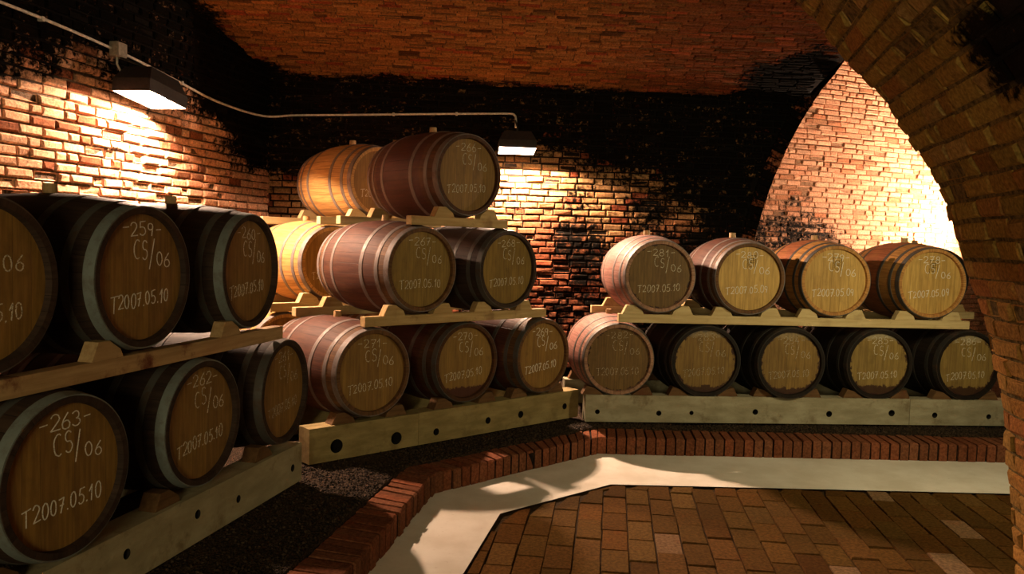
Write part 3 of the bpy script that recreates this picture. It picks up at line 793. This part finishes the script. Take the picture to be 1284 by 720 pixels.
# the rest of the near vault, plain brick-coloured, plus the thickness of the arch
vs, fs = [], []; st = 80; rows_ = [0.0, 4.6, 7.4]
grid = {}
for i in range(st+1):
    v = VN*i/st
    for j, u in enumerate(rows_):
        p, nn = f_near(u, v); grid[i, j] = len(vs); vs.append(p - nn*.03)
    p, nn = f_near(0, v); grid[i, 'e'] = len(vs); vs.append(p - nn*.8)
for i in range(st):
    v = VN*(i+.5)/st
    if v > V_VIS: fs.append((grid[i, 0], grid[i+1, 0], grid[i+1, 1], grid[i, 1]))
    fs.append((grid[i, 1], grid[i+1, 1], grid[i+1, 2], grid[i, 2]))
    fs.append((grid[i, 0], grid[i, 'e'], grid[i+1, 'e'], grid[i+1, 0]))
tag(meshobj('ceiling_near', vs, fs, M['mortar_pier']), kind='structure')
# closing walls out of view
def slab(name, a, b, z0, z1, mat='mortar_pier'):
    tag(meshobj(name, [V((a.x, a.y, z0)), V((b.x, b.y, z0)), V((b.x, b.y, z1)), V((a.x, a.y, z1))], [(0, 1, 2, 3)], M[mat]), kind='structure')
slab('wall_front', eL*(SE-7.4)+rA*-4.3, eL*(SE-7.4)+rA*1.7, -.1, 3.9)
slab('wall_right', eL*SE+rA*5.2, eL*11.5+rA*5.2, -.1, 5.6)

# ---------------------------------------------------------------- floor: pavers, strip, kerb, gravel
KF = [V((-1.000, 1.60)), V((-.464, 5.075)), V((.694, 6.175)), V((5.4, 6.30))]
KR = [V((-1.290, 1.60)), V((-.665, 5.193)), V((.726, 6.476)), V((5.4, 6.575))]
SI = [V((-.52, 2.0)), V((-.033, 4.732)), V((.710, 5.386)), V((5.2, 5.455))]
# strip of smooth concrete between the kerb and the pavers
def strip_mat():
    s = NT('smooth_concrete'); o = s.tex('Object'); n = s.noise(o, 3, 5, .6); n2 = s.noise(o, 40, 4, .6); n3 = s.noise(o, 220, 2)
    c = s.mix(s.ramp(n, .3, .7), (.60, .55, .46), (.72, .68, .60))
    c = s.mix(s.ramp(n2, .62, .75, 0, .35), c, (.36, .30, .22)); s.bump(n3, .25, .002)
    return s.fin(c, .85, 0, .2)
M['concrete'] = strip_mat()
def poly_between(A, B, z, name, mat, zb=None, sub=1):
    vs, fs = [], []
    for a, b in zip(A, B): vs += [V((a.x, a.y, z)), V((b.x, b.y, z if zb is None else zb))]
    for i in range(len(A)-1): fs.append((2*i, 2*i+2, 2*i+3, 2*i+1))
    return meshobj(name, vs, fs, mat)
KFi = [V((a.x-.05, a.y+.06)) for a in KF]
tag(poly_between(KFi, [V((-.62, 1.6))] + SI[1:], .006, 'floor_strip', M['concrete']), kind='structure')
# kerb of bricks laid on edge
def kerb():
    rnd = random.Random(4); vs, fs, mi, col, mo = [], [], [], [], []
    for i in range(3):
        n = int(round((KF[i+1]-KF[i]).length/.0775)); 
        for k in range(n):
            g = .0065/ (KF[i+1]-KF[i]).length
            a, b = k/n+g, (k+1)/n-g
            f0, f1, r0, r1 = KF[i].lerp(KF[i+1], a), KF[i].lerp(KF[i+1], b), KR[i].lerp(KR[i+1], a), KR[i].lerp(KR[i+1], b)
            d = (KR[i]-KF[i]).normalized()*rnd.uniform(-.008, .006); dz = rnd.uniform(-.004, .004); c = jitc((.185, .076, .040), rnd, .2); bq = len(vs)
            pts = [f0+d, f1+d, r1+d, r0+d]
            ctr = (pts[0]+pts[1]+pts[2]+pts[3])/4
            for (z, ins) in ((-.02, 0), (.132+dz, 0), (.140+dz, .008)):
                for p in pts:
                    q = p + (ctr-p).normalized()*ins*1.2 + V((rnd.uniform(-.002, .002), rnd.uniform(-.002, .002))); vs.append(V((q.x, q.y, z + rnd.uniform(-.0015, .0015))))
                    col.append(c); mo.append(max(0, .05+.1*fbm(p.x, p.y, 1, 3)))
            for r_ in (0, 4):
                for q in range(4): fs.append((bq+r_+q, bq+r_+(q+1) % 4, bq+r_+4+(q+1) % 4, bq+r_+4+q)); mi.append(0)
            fs.append((bq+8, bq+9, bq+10, bq+11)); mi.append(0)
        # mortar core
        bq = len(vs); s = .008
        A = [KF[i].lerp(KR[i], .03), KF[i+1].lerp(KR[i+1], .03), KF[i+1].lerp(KR[i+1], .97), KF[i].lerp(KR[i], .97)]
        for z in (-.02, .126):
            for p in A: vs.append(V((p.x, p.y, z))); col.append((.1, .1, .1, 1)); mo.append(0)
        fs += [tuple(bq+j for j in q) for q in ((0, 1, 5, 4), (1, 2, 6, 5), (2, 3, 7, 6), (3, 0, 4, 7), (4, 5, 6, 7))]; mi += [1]*5
    me = bpy.data.meshes.new('kerb'); me.from_pydata([tuple(p) for p in vs], [], fs); me.materials.append(M['brick_soft']); me.materials.append(M['mortar_dark']); me.polygons.foreach_set('material_index', mi)
    ca = me.attributes.new('brick_colour', 'FLOAT_COLOR', 'POINT'); ca.data.foreach_set('color', [x for c in col for x in c])
    ma = me.attributes.new('mould', 'FLOAT', 'POINT'); ma.data.foreach_set('value', mo)
    tag(link('kerb', me), kind='structure')
kerb()
# pavers
def side(p):          # > 0 on the room side of the strip's inner edge
    best = 1e9
    for a, b in zip(SI, SI[1:]):
        d = (b-a).normalized(); nn = V((d.y, -d.x)); best = min(best, (p-a).dot(nn)) if True else best
    return best
def pavers():
    rnd = random.Random(14); vs, fs, mi, col, mo = [], [], [], [], []
    an = math.radians(7.0); ey = V((sin(an), cos(an))); ex = V((cos(an), -sin(an)))
    W, L = .147, .305
    for i in range(-8, 34):
        off = (i % 2)*L*.5 + rnd.uniform(-.03, .03)
        for j in range(6, 22):
            x0, y0 = i*W, j*L-off; ctr = ex*(x0+W/2)+ey*(y0+L/2)
            sd = side(ctr)
            if sd < -.16: continue
            g = .0018+rnd.uniform(0, .002); dz = rnd.uniform(-.004, .004); tx, ty = rnd.uniform(-.012, .012), rnd.uniform(-.008, .008)
            q = rnd.random(); base = (.088, .048, .012) if q < .6 else ((.076, .040, .010) if q < .85 else (.10, .058, .017))
            if rnd.random() < .03: base = (.16, .11, .06)
            c = jitc(base, rnd, .2); bq = len(vs)
            cs = [(x0+g, y0+g), (x0+W-g, y0+g), (x0+W-g, y0+L-g), (x0+g, y0+L-g)]
            pts = []
            for (a, b) in cs:
                p = ex*a+ey*b + V((rnd.uniform(-.003, .003), rnd.uniform(-.003, .003)))
                pts.append(p)
            # clip to the strip edge: slide corners that cross it back onto the edge
            for m_ in range(4):
                s_ = side(pts[m_])
                if s_ < .006:
                    for a, b in zip(SI, SI[1:]):
                        d = (b-a).normalized(); nn = V((d.y, -d.x)); s2 = (pts[m_]-a).dot(nn)
                        if s2 < .006: pts[m_] = pts[m_] + nn*(.006-s2)
            ar = sum(pts[q_].x*pts[(q_+1) % 4].y-pts[(q_+1) % 4].x*pts[q_].y for q_ in range(4))/2
            if ar < .006: continue
            cc = (pts[0]+pts[1]+pts[2]+pts[3])/4
            for (z, ins) in ((-.03, 0), (-.004, 0), (.004, .007)):
                for p in pts:
                    q_ = p + (cc-p).normalized()*ins; rel = p-cc
                    vs.append(V((q_.x, q_.y, z-.004+dz + (rel.dot(ex)*tx + rel.dot(ey)*ty if z > -.02 else 0)))); col.append(c); mo.append(max(0, .12+.2*fbm(p.x, p.y, 5, 3)))
            for r_ in (0, 4):
                for q_ in range(4): fs.append((bq+r_+q_, bq+r_+(q_+1) % 4, bq+r_+4+(q_+1) % 4, bq+r_+4+q_)); mi.append(0)
            fs.append((bq+8, bq+9, bq+10, bq+11)); mi.append(0)
    bq = len(vs)
    for p in ((-6, -4), (8, -4), (8, 12), (-6, 12)): vs.append(V((p[0], p[1], -.012))); col.append((.1, .1, .1, 1)); mo.append(0)
    fs.append((bq, bq+1, bq+2, bq+3)); mi.append(1)
    me = bpy.data.meshes.new('floor'); me.from_pydata([tuple(p) for p in vs], [], fs); me.materials.append(M['brick_soft']); me.materials.append(M['paver_bed']); me.polygons.foreach_set('material_index', mi)
    ca = me.attributes.new('brick_colour', 'FLOAT_COLOR', 'POINT'); ca.data.foreach_set('color', [x for c in col for x in c])
    ma = me.attributes.new('mould', 'FLOAT', 'POINT'); ma.data.foreach_set('value', mo)
    tag(link('floor', me), kind='structure')
pavers()
# gravel bed under the racks
def gravel_z(x, y):
    z = .150 + .016*noise.noise(V((x*2.3, y*2.3, 0))) + .006*noise.noise(V((x*9, y*9, 4)))
    return z
def gravel():
    s = NT('dark_gravel'); o = s.tex('Object'); vo = s.vor(o, 90); vc = s.vor(o, 90, 'F1', 'Color')
    c = s.mix(s.sep(vc)[0], (.012, .007, .004), (.07, .042, .022)); s.bump(vo, .9, .02); m = s.fin(c, .9, 0, .15)
    s = NT('pebble'); oi = s.attr('brick_colour'); n = s.noise(s.tex('Object'), 60, 3); mp = s.fin(s.mix(s.ramp(n, .3, .7), oi, s.mix(1.0, oi, (.6, .6, .6), 'MULTIPLY')), .9, 0, .2)
    vs, fs, mi, col = [], [], [], []
    # bed: rear edge of the kerb out to the walls
    N = 14
    RO = [V((-5.2, 1.60)), V((-4.0, 9.6)), V((.726, 10.5)), V((7.0, 10.5))]
    def bed(a0, a1, b0, b1, nu, nv):
        base = len(vs)
        for i in range(nu+1):
            for j in range(nv+1):
                w = (j/nv)**1.6; p = a0.lerp(a1, i/nu).lerp(b0.lerp(b1, i/nu), w); z = gravel_z(p.x, p.y) - (.035 if j == 0 else 0)
                vs.append(V((p.x, p.y, z))); col.append((.1, .07, .04, 1))
        for i in range(nu):
            for j in range(nv): q = base+i*(nv+1)+j; fs.append((q, q+1, q+nv+2, q+nv+1)); mi.append(0)
    for i in range(3): bed(KR[i], KR[i+1], RO[i], RO[i+1], 60, 70)
    rnd = random.Random(3)
    def pebble(x, y, r):
        c = rnd.choice([(.028, .017, .009), (.045, .029, .017), (.016, .010, .006), (.07, .045, .028)]); b = len(vs); z = gravel_z(x, y) + r*.25
        R = Matrix.Rotation(rnd.uniform(0, 6.28), 3, V((rnd.uniform(-1, 1), rnd.uniform(-1, 1), 1)).normalized())
        for v in ((1, 0, 0), (-1, 0, 0), (0, 1, 0), (0, -1, 0), (0, 0, 1), (0, 0, -1)):
            q = R @ V((v[0]*r*rnd.uniform(.8, 1.2), v[1]*r*rnd.uniform(.7, 1.1), v[2]*r*.7)); vs.append(V((x, y, z))+q); col.append(c+(1,))
        for f in ((0, 2, 4), (2, 1, 4), (1, 3, 4), (3, 0, 4), (2, 0, 5), (1, 2, 5), (3, 1, 5), (0, 3, 5)): fs.append(tuple(b+k for k in f)); mi.append(1)
    for i, cnt, far in ((0, 4200, .55), (1, 3400, .5), (2, 3800, .5)):
        for _ in range(cnt):
            t = rnd.random()**(.5 if i == 0 else 1); p = KR[i].lerp(KR[i+1], t); d = KR[i+1]-KR[i]; nn = V((-d.y, d.x)).normalized()
            p = p + nn*(.012 + rnd.random()**1.4*(far if i else .9)); pebble(p.x, p.y, rnd.uniform(.005, .012))
    me = bpy.data.meshes.new('gravel'); me.from_pydata([tuple(p) for p in vs], [], fs); me.materials.append(m); me.materials.append(mp); me.polygons.foreach_set('material_index', mi)
    ca = me.attributes.new('brick_colour', 'FLOAT_COLOR', 'POINT'); ca.data.foreach_set('color', [x for c in col for x in c])
    tag(link('gravel', me), 'dark loose gravel bed between the brick kerb and the barrel racks', 'gravel', None, 'stuff')
gravel()

# ---------------------------------------------------------------- lamps and conduit
def lamp(loc, rz, tilt, lx, ly, h, glowm, label, arm_to, tilt_y=0.0, bz=.06, off=0.0, quat=None):
    """black trough lamp: hood open below, glowing glass inside"""
    o = empty('wall_lamp', loc, 0); o.rotation_euler = quat.to_euler() if quat else (tilt, tilt_y, rz); tag(o, label, 'lamp', 'wall lamps')
    mb = MB(); a, b = (lx/2, ly/2), (lx*.36, ly*.36); t = .006; sk = max(.07, bz+.02)
    def ring(w, d, z): return [(-w, -d, z), (w, -d, z), (w, d, z), (-w, d, z)]
    rs = [ring(a[0], a[1], 0), ring(a[0], a[1], sk), ring(b[0], b[1], h), ring(b[0]-t, b[1]-t, h-t), ring(a[0]-t, a[1]-t, sk), ring(a[0]-t, a[1]-t, 0)]
    for r in rs: mb.v += [V(p) for p in r]
    for i in range(5):
        for q in range(4): mb.f.append((4*i+q, 4*i+(q+1) % 4, 4*i+4+(q+1) % 4, 4*i+4+q)); mb.mi.append(0)
    for q in range(4): mb.f.append((20+q, 20+(q+1) % 4, (q+1) % 4, q)); mb.mi.append(0)
    mb.f.append((8, 9, 10, 11)); mb.mi.append(0); mb.f.append((12, 13, 14, 15)); mb.mi.append(0)
    for i_, f_ in enumerate(mb.f):
        if min(f_) >= 12 and max(f_) < 24: mb.mi[i_] = 1
    mb.build('lamp_hood', [M['lamp_metal'], M['reflector']], o)
    g = MB(); q_ = max(lx, ly)*.16
    ax_ = V((1, 0, 0)) if lx > ly else V((0, 1, 0)); zb = bz; oc = ax_*off
    g.tube([oc + ax_*k_ + V((0, 0, zb)) for k_ in (-q_, -q_*.9, q_*.9, q_)], .013, 12)
    g.build('bulb', M[glowm], o, smooth=True)
    k = MB(); inv = (Matrix.Translation(loc) @ o.rotation_euler.to_matrix().to_4x4()).inverted()
    k.tube([V((0, 0, h-.004))] + [inv @ V(p) for p in arm_to], .009, 8); k.build('bracket', M['lamp_metal'], o, smooth=True)
    return o
zl = 2.63
lpos = V((-2.770, 6.130, zl))
lamp(lpos, -math.radians(9), math.radians(-6), .30, .49, .20, 'glow_left', 'black wall lamp glowing above the left rack', [lpos+V((-.02, 0, .24)), P('L', 5.30, WALL_L-.06, 2.93)], off=.10, bz=.075)
bpos = P('R', .665, 8.16, 2.56)
lamp(bpos, rzR, math.radians(-9), .375, .26, .18, 'glow_back', 'small black wall lamp glowing beside the topmost barrel', [bpos+V((0, 0, .24)), P('R', .66, 8.40, 2.90)])
rpos = W0 + eW*3.85 - nW*.95 + V((0, 0, 2.0))
rq = ((rpos) - (W0 + eW*2.95 + V((0, 0, 2.35)))).to_track_quat('Z', 'Y')
lamp(rpos, 0, 0, .32, .26, .19, 'glow_right', 'black wall lamp in the passage hidden behind the brick pier', [rpos+(rq @ V((0, 0, .2))), rpos+(rq @ V((.05, 0, .3))), rpos+eW*.5+nW*.6], quat=rq, bz=.13)
# conduit
pts = [P('L', 2.9, WALL_L-.025, 3.03), P('L', 4.29, WALL_L-.025, 3.035), P('L', 5.29, WALL_L-.025, 2.985), P('L', 6.0, WALL_L-.025, 2.91), P('L', 6.637, WALL_L-.03, 2.835), P('L', 7.3, WALL_L-.10, 2.815),
       P('R', -1.55, WALL_B-.14, 2.86), P('R', -.96, WALL_B-.03, 2.905), P('R', -.2, WALL_B-.025, 2.945), P('R', .30, WALL_B-.025, 2.968), P('R', .60, WALL_B-.025, 2.980), P('R', .655, WALL_B-.035, 2.965), P('R', .668, WALL_B-.06, 2.92), P('R', .668, WALL_B-.10, 2.83)]
def cat3(p, n=8):
    o = []
    for i in range(len(p)-1):
        a, b, c, d = p[max(i-1, 0)], p[i], p[i+1], p[min(i+2, len(p)-1)]
        for k in range(n):
            t = k/n; o.append(.5*((2*b)+(c-a)*t+(2*a-5*b+4*c-d)*t*t+(3*b-a-3*c+d)*t**3))
    o.append(p[-1]); return o
o = empty('electrical_conduit', P('L', 5.29, WALL_L-.02, 2.9)); inv = Matrix.Translation(o.location).inverted()
tag(o, 'thin pale electrical conduit running along both walls below the vault', 'conduit')
mb = MB(); mb.tube([inv @ q for q in cat3(pts)], .0105, 10); mb.build('pipe', M['conduit'], o, smooth=True)
for (k, t, z) in (('L', 4.6, 3.022), ('L', 6.1, 2.898), ('R', -.6, 2.925), ('R', .05, 2.957)):
    e, nn, rz = FR[k]; mb = MB(); R4 = inv @ Matrix.Translation(P(k, t, (WALL_L if k == 'L' else WALL_B)-.018, z)) @ Matrix.Rotation(rz, 4, 'Z')
    mb.box(-.012, .012, -.022, .02, -.016, .016, mat=R4); mb.build('clip', M['conduit'], o, bevel=.003)
o = empty('junction_box', P('L', 5.30, WALL_L-.045, 2.93), rzL); tag(o, 'small square junction box on the conduit above the left lamp', 'junction box')
mb = MB(); mb.box(-.055, .055, -.035, .035, 0, .11); mb.build('housing', M['box'], o, bevel=.008)
mb = MB(); mb.box(-.048, .048, -.043, -.035, .007, .103); mb.build('cover', M['box'], o, bevel=.003)
mb = MB(); mb.tube([(-.01, 0, 0), (-.01, 0, -.05), (0.0, -.04, -.13), (.02, -.10, -.17)], .008, 8); mb.build('cable', M['conduit'], o, smooth=True)

# ---------------------------------------------------------------- light, camera
def area(name, loc, target, sx, sy, power, col, spread=180):
    l = bpy.data.lights.new(name, 'AREA'); l.shape = 'RECTANGLE'; l.size = sx; l.size_y = sy; l.energy = power; l.color = col; l.spread = math.radians(spread)
    o = bpy.data.objects.new(name, l); C.objects.link(o); o.location = loc
    o.rotation_euler = (V(target)-V(loc)).to_track_quat('-Z', 'Y').to_euler(); return o
area('corridor_fill', (-.7, -2.6, 1.8), (.6, 6, 1.6), 1.6, .9, 92, (1.0, .82, .45))  # added fill light behind the camera, no fixture; soft front light on the heads
area('side_fill', eL*4.75+rA*2.3+V((0, 0, 2.3)), (2.9, 7.0, .9), .5, .5, 46, (1.0, .84, .48))  # added fill light out of frame behind the pier, brightens the right rack

w = bpy.data.worlds.new('cellar'); bpy.context.scene.world = w; w.use_nodes = True
w.node_tree.nodes['Background'].inputs[0].default_value = (0, 0, 0, 1); w.node_tree.nodes['Background'].inputs[1].default_value = 0

R = Matrix(((.999602, .001551, .028178), (.028221, -.05494, -.998091), (0, .998488, -.054962)))
cd = bpy.data.cameras.new('camera'); cam = bpy.data.objects.new('camera', cd); C.objects.link(cam)
cd.sensor_fit = 'HORIZONTAL'; cd.sensor_width = 36; cd.lens = 1006.16/1284*36; cd.clip_start = .05
mw = Matrix.Identity(4)
for i in range(3): mw[i][0] = R[0][i]; mw[i][1] = -R[1][i]; mw[i][2] = -R[2][i]
mw.translation = V((0, 0, 1.63)); cam.matrix_world = mw
sc = bpy.context.scene; sc.camera = cam
sc.view_settings.view_transform = 'Standard'; sc.view_settings.look = 'None'; sc.view_settings.gamma = 1; sc.view_settings.exposure = 0
sc.view_settings.use_curve_mapping = False
sc.cycles.max_bounces = 6; sc.cycles.use_denoising = True
